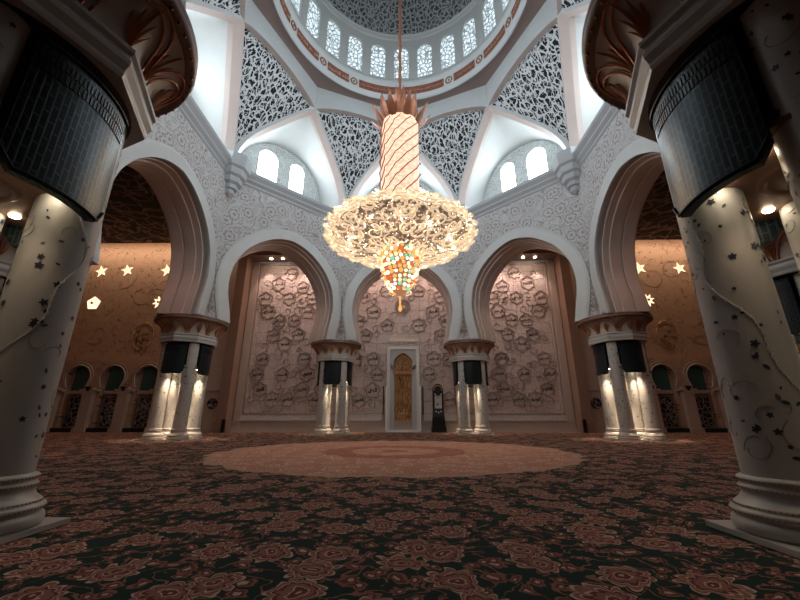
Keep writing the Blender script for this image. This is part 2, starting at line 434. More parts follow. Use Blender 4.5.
# ------------------------------------------------------------------ octagon: arch walls
ZS = .488
intr_half = catmull([(.254, ZS), (.266, .55), (.281, .62), (.286, .69), (.272, .775), (.243, .835), (.205, .885), (.15, .932), (.09, .967), (.035, .984), (0, .989)], 4)
def arch_curve(inset):
    """intrados from the right springer over the top to the left one, moved into the opening by inset"""
    full = intr_half + [(-x, z) for x, z in intr_half[::-1][1:]]
    o = offset(full, inset)
    o[0] = (full[0][0] - inset, ZS); o[-1] = (full[-1][0] + inset, ZS)
    return o
curve0 = arch_curve(0); outer = offset(curve0, -.056); outer[0] = (.257 + .049, ZS); outer[-1] = (-.257 - .049, ZS)
outer = [(x, z) for x, z in outer]
cx, cz = 0, .66
SIDES = {0: 'back', 45: 'back_right', 90: 'right', 135: 'front_right', 180: 'front', -135: 'front_left', -90: 'left', -45: 'back_left'}
for deg, side in SIDES.items():
    b = MB()
    for ap, fl in ((APF, False), (APB, True)):
        half = ap * TAN
        inn = outer if ap == APF else arch_curve(0)
        rows2 = rectproj(outer, cx, cz, -half, half, ZS, 1.28)
        rows2[0] = (half, ZS); rows2[-1] = (-half, ZS)
        uvf = lambda a, c, R=(inn, rows2): (R[a][c][0] * S + deg * 3.1, R[a][c][1] * S)
        b.grid([[onface(x, z, deg, ap) for x, z in inn], [onface(x, z, deg, ap) for x, z in rows2]], False, 0, False, uvf, flip=fl)
    # underside by the springers
    for sg in (1, -1):
        b.poly([onface(sg * .254, ZS, deg, APF), onface(sg * APF * TAN, ZS, deg, APF), onface(sg * APB * TAN, ZS, deg, APB), onface(sg * .254, ZS, deg, APB)])
    wobj = struct(b.build('wall_' + side, 'relief_marble'))
    b = MB()   # plain raised band round the arch
    rows = []
    for pts, dz in ((outer, 0), (outer, -.006), (offset(outer, .012), -.009), (arch_curve(.0), -.009), (arch_curve(.0), .02)):
        rows.append([onface(x, z, deg, APF + dz) for x, z in pts])
    b.grid(rows, False, 0, False); b.build('arch_band', 'marble', wobj)
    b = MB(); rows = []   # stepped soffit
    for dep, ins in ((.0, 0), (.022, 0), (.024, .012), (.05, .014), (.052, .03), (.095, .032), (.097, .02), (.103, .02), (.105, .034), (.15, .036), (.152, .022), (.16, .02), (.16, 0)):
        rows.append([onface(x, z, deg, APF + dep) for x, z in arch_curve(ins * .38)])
    b.grid(rows, False, 0, False); b.build('arch_soffit', 'marble_soffit_warmlit', wobj)
    # slender carved stem running down each haunch
    b = MB()
    for sg in (1, -1):
        s0 = sg * (APF * TAN - .006)
    # cornice
    b = MB(); rows = []
    for ap, z in ((APF, 1.205), (.838, 1.212), (.838, 1.222), (.826, 1.235), (.826, 1.245), (.812, 1.262), (.812, 1.278), (1.06, 1.278)):
        h = ap * TAN; rows.append([onface(-h, z, deg, ap), onface(h, z, deg, ap)])
    b.grid(rows, False, 0, False, flip=True); b.build('cornice', 'cornice_stone', wobj)
# haunch ornaments: one lantern-and-stem inlay above each pier, on both faces of the corner
for k in range(8):
    pass

# corbels, each carved on one of the two walls that meet at its corner
for k, wn_ in enumerate(('back', 'right', 'front_right', 'front', 'front', 'front_left', 'left', 'back')):
    deg = 22.5 + 45 * k
    b = MB(); pr = [(.004, 1.10), (.022, 1.115), (.022, 1.135), (.034, 1.14), (.034, 1.16), (.05, 1.17), (.052, 1.195), (.066, 1.205), (.07, 1.235), (.082, 1.245), (.086, 1.285), (.086, 1.31), (.0, 1.31)]
    b.lathe(pr, polar(.905, deg), 8, 0, False, ang0=radians(-deg))
    b.build('corbel', 'cornice_stone', bpy.data.objects['wall_' + wn_])

# ------------------------------------------------------------------ intersecting ribs, lattices, window niches
CH = .647
rib_half = catmull([(.647, 1.27), (.622, 1.405), (.558, 1.515), (.441, 1.635), (.311, 1.752), (.267, 1.784), (.2, 1.812), (.1, 1.831), (0, 1.838)], 5)
rib = rib_half + [(-x, z) for x, z in rib_half[::-1][1:]]       # right to left
def ribz(t):
    t = abs(t)
    for a, c in zip(rib_half, rib_half[1:]):
        if c[0] <= t <= a[0]: return a[1] + (c[1] - a[1]) * (a[0] - t) / (a[0] - c[0] + 1e-9)
    return rib_half[-1][1]
RD = .045; RW = .03
ZO = 1.945
for k in range(8):
    deg = 22.5 + 45 * k
    b = MB(); ext = offset(rib, -RW)
    ext[0] = (.69, 1.27); ext[-1] = (-.69, 1.27)
    P = lambda p, dp: onface(p[0], p[1], deg, CH + dp)
    b.grid([[P(p, 0) for p in rib], [P(p, 0) for p in ext]], False, 0, True)
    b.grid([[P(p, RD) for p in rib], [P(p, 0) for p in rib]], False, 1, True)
    b.grid([[P(p, 0) for p in ext], [P(p, RD) for p in ext]], False, 0, True)
    # face above the crown of the rib up to the octagonal opening
    top = [(t, ribz(t) + RW * .9) for t in [(-.268 + .536 * j / 16) for j in range(17)]]
    b.grid([[P(p, .001) for p in top], [P((p[0], ZO), .001) for p in top]], False, 0, False, flip=True)
    trim = b.build('trim_%d' % (k + 1), ['marble', 'marble_soffit_warmlit']); struct(trim)
    # lattice pendentive above corner `deg`
    b = MB(); rows = []; uvrow = []
    legL = [onface(t, z, deg - 45, CH + RD * .6) for t, z in rib_half if t >= .267]     # right leg of the rib to the left
    legR = [onface(-t, z, deg + 45, CH + RD * .6) for t, z in rib_half if t >= .267]
    W = []
    for a, c in zip(legL, legR):
        W.append(hypot(a[0] - c[0], a[1] - c[1]))
        rows.append([tuple(a[j] + (c[j] - a[j]) * q / 12 for j in range(3)) for q in range(13)])
    tp = [onface(-.267 + .534 * q / 12, ribz(-.267 + .534 * q / 12) + .004, deg, CH + RD * .7) for q in range(13)]
    last = rows[-1]
    for f in (.5, 1.): rows.append([tuple(last[q][j] + (tp[q][j] - last[q][j]) * f for j in range(3)) for q in range(13)])
    ws = W + [W[-1]] * 2
    acc = [0]
    for r0, r1 in zip(rows, rows[1:]): acc.append(acc[-1] + sqrt(sum((r0[6][j] - r1[6][j]) ** 2 for j in range(3))))
    b.grid(rows, False, 0, True, lambda a, c: ((c / 12 - .5) * ws[a] * S + 40 * k, acc[a] * S), flip=True)
    b.build('lattice_pendentive', 'pendentive_lattice', trim)
wn = 1
for deg, side in SIDES.items():
    left = [onface(-t, z, deg + 22.5, CH + .002) for t, z in rib_half if t >= .266]
    right = [onface(t, z, deg - 22.5, CH + .002) for t, z in rib_half if t >= .266]
    line = left + right[::-1]
    a = radians(deg); nx, ny = sin(a), cos(a)
    mv = lambda p, d: (p[0] + nx * d, p[1] + ny * d, p[2])
    def toface(p, ap, ks, kz):
        s_ = p[0] * cos(a) - p[1] * sin(a); return onface(s_ * ks, 1.278 + (p[2] - 1.278) * kz, deg, ap)
    b = MB()
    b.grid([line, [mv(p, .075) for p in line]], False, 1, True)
    back = []
    for j, p in enumerate(line):
        tt = pi * j / (len(line) - 1); back.append(onface(-.30 * cos(tt) * (abs(cos(tt)) ** -.15 if abs(cos(tt)) > .01 else 1), 1.278 + .43 * sin(tt) ** .9, deg, 1.05))
    mid0 = [tuple(mv(p, .075)[j] * .8 + q[j] * .2 for j in range(3)) for p, q in zip(line, back)]
    mid = [tuple((mv(p, .075)[j] * .45 + q[j] * .55) + (0, 0, .015)[j] for j in range(3)) for p, q in zip(line, back)]
    b.grid([[mv(p, .075) for p in line], mid0, mid, back], False, 0, True)
    h = len(back) // 2
    wv = [(p[0] * cos(a) - p[1] * sin(a), p[2]) for p in back]
    b.poly(back, [(x * S, z * S) for x, z in wv], 2)
    ob = struct(b.build('window_%d' % wn, ['plaster', 'marble_soffit_warmlit', 'niche_tracery'])); wn += 1
    for s0, w0, zt in ((-.095, .125, 1.64), (.095, .10, 1.64)) if deg != 45 else ((.095, .125, 1.64), (-.095, .10, 1.64)):
        r = w0 / 2; o = [(s0 - r, 1.30), (s0 + r, 1.30)] + [(s0 + r * cos(pi * q / 10), zt - r + r * sin(pi * q / 10)) for q in range(11)]
        b = MB(); b.poly([onface(x, z, deg, 1.046) for x, z in o]); b.build('pane', 'daylight_niche', ob)
        b = MB(); b.tube([onface(x, z, deg, 1.046) for x, z in o], .0035, 5, True); b.build('window_frame', 'marble', ob)

# ------------------------------------------------------------------ ring, drum and dome
RO = CH / cos(radians(22.5)) * 1.0
b = MB(); rows = [[], [], [], []]; nseg = 96
for q in range(nseg):
    a = 2 * pi * q / nseg; dg = math.degrees(a)
    dd = dg % 45 - 22.5
    ro = CH / cos(radians(dd))           # octagon whose flats face the corner directions
    rows[0].append((ro * sin(a), ro * cos(a), ZO)); f = .5
    rows[1].append(((ro * .45 + .59 * .55) * sin(a), (ro * .45 + .59 * .55) * cos(a), ZO + .006))
    rows[2].append((.592 * sin(a), .592 * cos(a), ZO + .0)); rows[3].append((.592 * sin(a), .592 * cos(a), ZO - .012))
b.grid(rows, True, 0, True)
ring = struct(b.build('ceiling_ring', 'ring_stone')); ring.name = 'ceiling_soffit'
b = MB(); pr = [(.592, 1.933), (.584, 1.930), (.578, 1.938), (.578, 1.948), (.572, 1.951), (.571, 2.022), (.565, 2.026), (.560, 2.034), (.556, 2.045), (.556, 2.058), (.57, 2.06)]
b.lathe(pr, (0, 0, 0), 96, 0, True); b.build('ring_cornice', 'marble', ring)
def ringpt(r, deg, z): return polar(r, deg, z)
# arabic shaping for the built-in font
FORMS = dict(zip('ضابجحخدرزسشصطعغفقكلمنهويتءؤئةذ', [0xFEBD, 0xFE8D, 0xFE8F, 0xFE9D, 0xFEA1, 0xFEA5, 0xFEA9, 0xFEAD, 0xFEAF, 0xFEB1, 0xFEB5, 0xFEB9, 0xFEC1, 0xFEC9, 0xFECD, 0xFED1, 0xFED5, 0xFED9, 0xFEDD, 0xFEE1, 0xFEE5, 0xFEE9, 0xFEED, 0xFEF1, 0xFE95, 0xFE80, 0xFE85, 0xFE89, 0xFE93, 0xFEAB]))
NOJOIN = set('ادرزوءؤةذ ')
def shape(t):
    out = []
    for i, ch in enumerate(t):
        if ch == ' ': out.append(' '); continue
        pj = i > 0 and t[i - 1] not in NOJOIN and ch != 'ء'
        nj = i < len(t) - 1 and t[i + 1] not in ' ء' and ch not in NOJOIN
        out.append(chr(FORMS[ch] + ((3 if nj else 1) if pj else (2 if nj else 0))))
    return ''.join(out[::-1])
TXT = {}
def text_mesh(t):
    """flat glyph outlines of t, centred, height scaled to about 1"""
    if t in TXT: return TXT[t]
    cu = bpy.data.curves.new('glyphs', 'FONT'); cu.body = shape(t); cu.size = 1; cu.resolution_u = 2
    cu.align_x = 'CENTER'; cu.align_y = 'CENTER'; cu.extrude = .0; cu.offset = .045
    o = bpy.data.objects.new('glyphs', cu); COL.objects.link(o)
    dg = bpy.context.evaluated_depsgraph_get(); me = bpy.data.meshes.new_from_object(o.evaluated_get(dg))
    vs = [tuple(v.co) for v in me.vertices]; fs = [tuple(p.vertices) for p in me.polygons]
    COL.objects.unlink(o); bpy.data.objects.remove(o); bpy.data.meshes.remove(me)
    TXT[t] = (vs, fs); return TXT[t]
def put_text(b, t, fn, size, mi=0, wmax=None):
    vs, fs = text_mesh(t)
    if not vs: return
    x0 = min(v[0] for v in vs); x1 = max(v[0] for v in vs); y0 = min(v[1] for v in vs); y1 = max(v[1] for v in vs)
    k = size / max(y1 - y0, .01)
    if wmax: k = min(k, wmax / (x1 - x0))
    i0 = len(b.v)
    for v in vs: b.v.append(fn((v[0] - (x0 + x1) / 2) * k, (v[1] - (y0 + y1) / 2) * k))
    for f in fs: b.face([i0 + j for j in f], mi=mi)
NAMES = ['الرحمن', 'الملك', 'القدوس', 'السلام', 'المؤمن', 'العزيز', 'الجبار', 'الخالق', 'المصور', 'الغفار', 'القهار', 'الرزاق', 'الفتاح', 'العليم', 'الحكيم', 'الودود', 'المجيد', 'الحق', 'القوي', 'الصمد', 'الشكور', 'الكريم', 'النور', 'الهادي']
VERSE = ['بسم الله الرحمن الرحيم', 'الحمد لله رب العالمين', 'مالك يوم الدين', 'قل هو الله احد', 'الله الصمد', 'الله نور السموات والارض']
def cart(a0, a1, idx):
    b = MB(); z0, z1 = 1.958, 2.018; nn = max(4, int((a1 - a0) / 1.5))
    b.grid([[ringpt(.5695, a0 + (a1 - a0) * q / nn, z) for q in range(nn + 1)] for z in (z0, z1)], False, 0, False,
           lambda a, c: (c * 1.5 * .17, a * .9))
    m = (a0 + a1) / 2; nw = max(1, round((a1 - a0) / 13))
    for q in range(nw):
        mm = a0 + (a1 - a0) * (q + .5) / nw
        put_text(b, VERSE[(idx + q) % 6], lambda x, y: ringpt(.5685, mm + math.degrees(x / .57), 1.987 + y), .030, 1, wmax=radians((a1 - a0) / nw) * .57 * .96)
    b.build('script_panel', ['band_script', 'script_gilt'], ring)
marks = [-151, -130, -107, -73, -50, -29.5, 29.5, 50, 73, 107, 130, 151]
for q, m in enumerate(marks):
    b = MB(); b.tube([ringpt(.569, m + math.degrees(.019 / .57) * cos(2 * pi * j / 16), 1.987 + .022 * sin(2 * pi * j / 16)) for j in range(16)], .004, 5, True)
    b.ball(ringpt(.569, m, 1.987), .006, 6)
    b.build('roundel', 'copper', ring)
    nx_ = marks[(q + 1) % len(marks)] + (360 if q == len(marks) - 1 else 0)
    if nx_ - m > 50:
        h = (m + nx_) / 2; cart(m + 3.2, h - 1, q); cart(h + 1, nx_ - 3.2, q + 1)
    else: cart(m + 3.2, nx_ - 3.2, q)
# drum wall with 24 arched openings
b = MB(); ZD0, ZD1 = 2.058, 2.385; RDm = .558
ww, zt, zb = radians(4.9), 2.335, 2.072
def win_outline(n_=10):
    rr = ww; hz = ww * RDm
    pts = [(-ww, zb), (ww, zb)]
    pts += [(ww * cos(pi * q / n_), zt - hz + hz * sin(pi * q / n_)) for q in range(n_ + 1)]
    return pts
wo = win_outline(); ha = radians(7.5)
for k in range(24):
    c0 = radians(15 * k)
    rect = []
    cxx, czz = 0, 2.2
    rc = rectproj(wo, cxx, czz, -ha, ha, ZD0, ZD1, True)
    Pm = lambda p, rr_: (rr_ * sin(c0 + p[0]), rr_ * cos(c0 + p[0]), p[1])
    b.grid([[Pm(p, RDm) for p in rc], [Pm(p, RDm) for p in wo], [Pm(p, RDm + .012) for p in wo]], True, 0, False)
b.lathe([(.562, 2.385), (.552, 2.387), (.548, 2.396), (.552, 2.402), (.544, 2.408), (.540, 2.416)], (0, 0, 0), 96)
struct(b.build('wall_drum', 'plaster'))
pane = None
for k in range(24):
    b = MB(); b.poly([(( .572) * sin(x), (.572) * cos(x), z) for x, z in wo])
    o = struct(b.build('window_%d' % (9 + k), 'daylight')); o.rotation_euler.z = -radians(15 * k)
    b = MB(); b.poly([((RDm + .008) * sin(x), (RDm + .008) * cos(x), z) for x, z in wo], [(x * RDm * S + k * 7, z * S) for x, z in wo])
    b.build('lattice_screen', 'window_lattice', o)
    b = MB(); b.tube([((RDm + .003) * sin(x), (RDm + .003) * cos(x), z) for x, z in wo], .003, 5, True); b.build('window_frame', 'plaster', o)
b = MB(); pr = [(.542 * cos(pi / 2 * q / 14), 2.416 + .60 * sin(pi / 2 * q / 14)) for q in range(15)]; pr[-1] = (.001, pr[-1][1])
rows = [[(r * sin(2 * pi * c / 96), r * cos(2 * pi * c / 96), z) for c in range(96)] for r, z in pr]
b.grid(rows, True, 0, True, lambda a, c: (c / 96 * 2 * pi * .5 * S, a * .065 * S))
b_dome = struct(b.build('ceiling_dome', 'dome_lattice'))

# ------------------------------------------------------------------ column clusters
HS = .05
def octr(a, r):
    d = (math.degrees(a) % 45) - 22.5
    return r * cos(radians(22.5)) / cos(radians(d))
def leaf_flat(b, fn, cx_, cy_, ang, L, Wd, mi=0):
    """small flat leaf on a parametric surface fn(x, y)"""
    n_ = 6; pts = []
    for q in range(n_ + 1):
        t = q / n_; pts.append((t * L, Wd * sin(pi * t) ** .8 / 2))
    for q in range(n_ - 1, 0, -1):
        t = q / n_; pts.append((t * L, -Wd * sin(pi * t) ** .8 / 2))
    i0 = len(b.v)
    for x, y in pts: b.v.append(fn(cx_ + x * cos(ang) - y * sin(ang), cy_ + x * sin(ang) + y * cos(ang)))
    b.face([i0 + j for j in range(len(pts))], mi=mi)
def make_pier():
    root = empty('column_cluster')
    rnd = random.Random(5)
    for ix, iy in ((-1, -1), (1, -1), (1, 1), (-1, 1)):
        c = (ix * HS, iy * HS, 0)
        b = MB(); b.lathe([(.0262, .040), (.0258, .1), (.0252, .25), (.0246, .40)], c, 40, uvm=True)
        shb = b
        b = MB(); b.lathe([(.036, .004), (.0385, .0055), (.0395, .009), (.0385, .0125), (.0365, .0135), (.0365, .015), (.0382, .0165), (.0385, .0185), (.0375, .020), (.035, .0208), (.0355, .0222), (.034, .0235), (.0310, .026), (.0292, .029),
                           (.0285, .0315), (.0295, .0325), (.0308, .0340), (.0295, .0355), (.0285, .0365), (.0285, .0380), (.0302, .0395), (.0295, .0412), (.0262, .0425)], c, 40)
        b.box((c[0], c[1], .0022), (.080, .080, .0040)); bb = b
        for rr, zz, nb in ((.0386, .0175, 80), (.0358, .0222, 76), (.0303, .0395, 66), (.0309, .0340, 66)):
            for q in range(nb):
                a = 2 * pi * q / nb; b.ball((c[0] + rr * cos(a), c[1] + rr * sin(a), zz), .0007, 4, 1)
        # inlaid blossoms and leaves
        b = shb
        def srf(x, y, off=.0004):
            r = .0262 - .0045 * max(0, y - .04) + off; a = x / .0262
            return (c[0] + r * cos(a), c[1] + r * sin(a), y)
        for q in range(170):
            x = rnd.uniform(0, 2 * pi * .0262); y = rnd.uniform(.05, .385); kind = rnd.random(); sz = rnd.uniform(.55, 1.15)
            if kind < .45:
                a0 = rnd.uniform(0, 6.28)
                for j in range(5): leaf_flat(b, srf, x, y, a0 + j * 2 * pi / 5, .0032 * sz, .0019 * sz, 1)
            else:
                leaf_flat(b, srf, x, y, rnd.uniform(0, 6.28), .0052 * sz, .0026 * sz, 2 if kind > .85 else 1)
        # curling vines: thin stone lines and one sparkling shell vine
        ph = {(-1, 1): radians(232), (1, 1): radians(312)}.get((ix, iy), rnd.uniform(0, 6.28))
        pts = [srf(.0262 * (ph + -ix * .75 * sin(y * 23 - .5) + .16 * sin(y * 90)), y, .0003) for y in [.046 + .34 * q / 90 for q in range(91)]]
        b.tube(pts, .0004, 4, mi=3)
        for q in range(0, 300):
            y = .046 + .34 * q / 300; p_ = srf(.0262 * (ph + -ix * .75 * sin(y * 23 - .5) + .16 * sin(y * 90)) + rnd.uniform(-.0012, .0012), y, .0003); b.ball(p_, rnd.uniform(.0004, .0009), 4, 3)
        for q in range(40):
            x = rnd.uniform(0, 2 * pi * .0262); y = rnd.uniform(.06, .36); r0 = rnd.uniform(.008, .016); a0 = rnd.uniform(0, 6.28); sg = rnd.choice((-1, 1))
            b.tube([srf(x + r0 * (1 - t * .09) * cos(a0 + sg * t * .42), y + r0 * (1 - t * .09) * sin(a0 + sg * t * .42), .0002) for t in range(10)], .00025, 3, mi=4)
        sh = shb.build('shaft', ['column_marble', 'inlay_dark', 'inlay_green', 'pearl', 'vine_stone'], root); bb.build('base', ['column_marble', 'copper'], sh)
    # core and bronze soffit between the shafts
    b = MB(); b.lathe([(.001, .2995), (.0925, .2995), (.0925, .304), (.001, .304)], seg=48, smooth=False)
    so = b.build('bronze_soffit', 'bronze_soffit', root, (0, 0, -.024))
    b = MB(); b.lathe([(.030, .2996), (.034, .2965), (.038, .2996)], seg=32); b.lathe([(.0005, .2975), (.02, .2978), (.030, .2996)], seg=32); b.build('rosette_ring', 'bronze_soffit', so)
    for k in range(4):
        for sg in (-1, 1):
            a = k * pi / 2; x, y = .062, sg * .017
            b = MB(); b.lathe([(.0005, 0), (.0040, 0), (.0046, .0015)], (x * cos(a) - y * sin(a), x * sin(a) + y * cos(a), .2978), 14)
            b.build('downlight', 'lamp', so)
    # black curved grilles bulging out between the shafts
    for k in range(4):
        a0 = k * pi / 2; H0, H1 = .277, .398; A = radians(28.5); R1 = .0965
        b = MB()
        def edge(t):   # lower edge height: chamfered near both ends
            return H0 + .013 * max(0, (abs(t) - .82) / .18)
        cols = [(-1 + 2 * q / 20) for q in range(21)]
        rows = []
        for z in range(9):
            rows.append([(R1 * cos(a0 + t * A), R1 * sin(a0 + t * A), edge(t) + (H1 - edge(t)) * z / 8) for t in cols])
        b.grid(rows, False, 0, True, lambda a, c: (cols[c] * A * R1 * S, a * (H1 - H0) / 8 * S))
        inner_ = [[(.089 * cos(a0 + t * A), .089 * sin(a0 + t * A), edge(t) + (H1 - edge(t)) * z) for t in cols] for z in (0, 1)]
        b.grid([rows[0], inner_[0], inner_[1]], False, 0, False, flip=True)
        for e in (0, -1): b.poly([rows[0][e], rows[-1][e], inner_[1][e], inner_[0][e]], mi=0)
        gp = b.build('grille_panel', 'grille', root, (0, 0, -.024))
        b = MB()
        b.tube([(1.012 * R1 * cos(a0 + t * A), 1.012 * R1 * sin(a0 + t * A), edge(t) + .002) for t in cols], .0012, 5); b.build('panel_rim', 'dark_metal', gp); b = MB()
        b.tube([(1.01 * R1 * cos(a0 + t * A), 1.01 * R1 * sin(a0 + t * A), H1 - .003) for t in cols], .0014, 5)
        b.build('panel_rim', 'dark_metal', gp)
        b = MB()   # open slots along the head of the grille
        for row in range(2):
            for q in range(26):
                t = -.94 + 1.88 * (q + .5 * row) / 26; z = .383 - row * .0105
                b.box((R1 * 1.002 * cos(a0 + t * A), R1 * 1.002 * sin(a0 + t * A), z), (.0012, .0021, .0085), 0, a0 + t * A)
        b.build('slot_row', 'case_black', gp)
    # entablature
    b = MB(); b.lathe([(.060, .304), (.088, .306), (.088, .396), (.098, .398), (.100, .402), (.100, .409), (.098, .411)], seg=48); b.build('drum_core', 'dark_metal', root, (0, 0, -.017))
    # capital
    def ring8(r, z, n_=64, mixf=0): return [((octr(2 * pi * q / n_, r) * (1 - mixf) + r * mixf) * cos(2 * pi * q / n_), (octr(2 * pi * q / n_, r) * (1 - mixf) + r * mixf) * sin(2 * pi * q / n_), z) for q in range(n_)]
    b = MB()
    prof = [(.094, .3985, 0), (.112, .3985, 0), (.1130, .402, 0), (.1130, .406, 0), (.114, .408, 0), (.1165, .413, 0), (.1165, .418, 0), (.1145, .421, 0), (.1145, .424, 0), (.118, .427, 0), (.118, .431, 0), (.112, .433, 0), (.108, .434, 0)]
    b.grid([ring8(r, z) for r, z, m in prof], True, 0, False)
    cap = b.build('capital', 'column_marble', root, (0, 0, -.017))
    b = MB()
    bell = [(.108, .434, 0), (.109, .445, .1), (.113, .458, .25), (.121, .472, .5), (.130, .484, .8), (.136, .489, 1)]
    b.grid([ring8(r, z, 64, m) for r, z, m in bell], True, 0, True); b.build('bell', 'capital_ground', cap)
    b = MB()
    b.grid([ring8(r, z, 64, 1) for r, z in ((.134, .487), (.142, .487), (.1455, .492), (.1455, .496), (.143, .4985), (.145, .501), (.145, .505), (.0, .505))], True, 0, True)
    for q in range(64):
        a = 2 * pi * q / 64; b.ball((.1415 * cos(a), .1415 * sin(a), .4862), .0022, 4)
    b.build('rim', 'rim_stone', cap)
    def bellpt(a, h, off=.0015):
        t = h * (len(bell) - 1); i_ = min(int(t), len(bell) - 2); f = t - i_
        r = bell[i_][0] + (bell[i_ + 1][0] - bell[i_][0]) * f; z = bell[i_][1] + (bell[i_ + 1][1] - bell[i_][1]) * f; m = bell[i_][2] + (bell[i_ + 1][2] - bell[i_][2]) * f
        rr = octr(a, r) * (1 - m) + r * m + off
        return (rr * cos(a), rr * sin(a), z - off * .6)
    for k in range(16):
        a0 = 2 * pi * k / 16; b = MB()
        half = pi / 16
        fn = lambda x, y: bellpt(a0 + x * half, min(max(y, 0), 1))
        fn2 = lambda x, y: bellpt(a0 + x * half, min(max(y, 0), 1), .0035)
        for an in (-1.05, -.55, 0, .55, 1.05):
            L = .78 if an == 0 else .66; n_ = 7
            lf = []; rt = []
            for q in range(n_ + 1):
                t = q / n_; bx = L * t * sin(an) * 1.0; by = .08 + L * t * cos(an) ** .5 * (1 - .12 * t * abs(an)); wd = .085 * sin(pi * min(t * .92 + .08, 1))
                lf.append(fn(bx - wd, by)); rt.append(fn(bx + wd, by))
            md = [fn2(L * q / n_ * sin(an), .08 + L * q / n_ * cos(an) ** .5) for q in range(n_ + 1)]
            b.grid([lf, md, rt], False, 0, False)
        b.build('palm_leaf', 'leaf_gold', cap)
        if k % 2 == 0:
            b = MB()
            for sc_ in (1.0, .82):
                b.tube([bellpt(a0 + half * 1.95 * sc_ * cos(t), .02 + .93 * sc_ * sin(t), .002) for t in [pi * q / 16 for q in range(17)]], .0016, 5)
            b.build('arch_moulding', 'copper', cap)
    return root
pier = make_pier()
c22, s22 = cos(radians(22.5)), sin(radians(22.5))
spots_ = [(-s22, c22, 'speckled marble column cluster just left of the golden prayer niche'),
          (s22, c22, 'speckled marble column cluster just right of the tall black case'),
          (-c22, s22, 'middle-distance column cluster on the left, standing before the blind arcade'),
          (c22, s22, 'middle-distance column cluster on the right, standing before the blind arcade'),
          (-.354, -.932, 'huge foreground column cluster on the left with dark curved grille overhead'),
          (.352, -.932, 'huge foreground column cluster on the right with dark curved grille overhead'),
          (-c22 - .03, -s22, 'column cluster mostly hidden behind the huge foreground column on the left'),
          (c22 + .01, -s22, 'column cluster mostly hidden behind the huge foreground column on the right')]
for i, (x, y, lab) in enumerate(spots_):
    o = pier if i == 0 else copy_tree(pier)
    o.location = (x * S, y * S, 0); tag(o, lab, 'column cluster', 'clusters of four columns round the hall')

# haunch inlay (lantern on a stem) above each far pier
for k, deg in enumerate((-22.5, 22.5, -67.5, 67.5)):
    for f, sg in ((deg - 22.5, 1), (deg + 22.5, -1)):
        pass
# carved stems on walls, set at the octagon corners
def haunch(deg):
    b = MB()
    for face_deg, sg in ((deg - 22.5, 1), (deg + 22.5, -1)):
        fn = lambda x, y: onface(sg * (.3496 - .0015) - sg * abs(x), y, face_deg, APF - .0015)
        for z, L, Wd in ((.545, .03, .03), (.575, .02, .016), (.60, .03, .02), (.63, .018, .014), (.66, .018, .012), (.69, .02, .012), (.72, .016, .01)):
            pts = []
            for q in range(9): t = q / 8; pts.append((Wd * sin(pi * t) ** .7 * .5, z + (t - .5) * L))
            i0 = len(b.v)
            for x, y in [(0, z - L / 2)] + pts[1:-1] + [(0, z + L / 2)]: b.v.append(fn(x, y))
            b.face([i0 + j for j in range(len(pts))])
        for x0, z0 in ((.012, .55), (.02, .54), (.012, .575)):
            b.tube([fn(x0 + .006 * cos(t), z0 + .008 * sin(t)) for t in [2 * pi * q / 8 for q in range(8)]], .0012, 4, True)
        b.tube([fn(.0, .52), fn(.0, .76)], .0018, 4)
    return b
for deg, nm in ((-22.5, 'wall_back'), (22.5, 'wall_back_right'), (-67.5, 'wall_back_left'), (67.5, 'wall_right')):
    haunch(deg).build('haunch_inlay', 'vine_stone', bpy.data.objects[nm])

# ------------------------------------------------------------------ qibla wall
b = MB()
YW = Y1
b.box((0, YW + .06, .56), (2.16, .12, 1.12), 0)
qw = struct(b.build('wall_qibla', 'beige_marble'))
def rect_y(b, x0, x1, z0, z1, y, mi=0): b.poly([(x0, y, z0), (x1, y, z0), (x1, y, z1), (x0, y, z1)], [(x0 * S, z0 * S), (x1 * S, z0 * S), (x1 * S, z1 * S), (x0 * S, z1 * S)], mi)
def frame_y(b, x0, x1, z0, z1, y, w_, d, mi=0):
    for c, dd in (((x0 + w_ / 2, y - d / 2, (z0 + z1) / 2), (w_, d, z1 - z0)), ((x1 - w_ / 2, y - d / 2, (z0 + z1) / 2), (w_, d, z1 - z0)), (((x0 + x1) / 2, y - d / 2, z1 - w_ / 2), (x1 - x0, d, w_)), (((x0 + x1) / 2, y - d / 2, z0 + w_ / 2), (x1 - x0, d, w_))): b.box(c, dd, mi)
MED = [(0.635, 0.758), (0.718, 0.698), (0.816, 0.698), (0.9, 0.758), (0.684, 0.601), (0.847, 0.6), (0.768, 0.539), (0.631, 0.442), (0.901, 0.442), (0.607, 0.345), (0.767, 0.344), (0.929, 0.344), (0.635, 0.248), (0.899, 0.251), (0.718, 0.19), (0.818, 0.19), (0.553, 0.19), (.765, .85), (.929, .85), (.61, .85), (.68, .93), (.85, .955), (.58, .985), (.765, 1.03)]
MEDC = [(-0.193, 0.756), (0.199, 0.755), (-0.1, 0.662), (0.106, 0.661), (-0.244, 0.595), (0.249, 0.593), (0.289, 0.691), (-.289, .691), (-0.189, 0.441), (0.199, 0.44), (-0.16, 0.344), (0.168, 0.344), (-0.19, 0.244), (-0.274, 0.183), (0.288, 0.192), (.30, .44), (-.30, .44), (-.26, .86), (.26, .86), (-.11, .90), (.11, .90), (.0, .97), (-.21, .98), (.21, .98)]
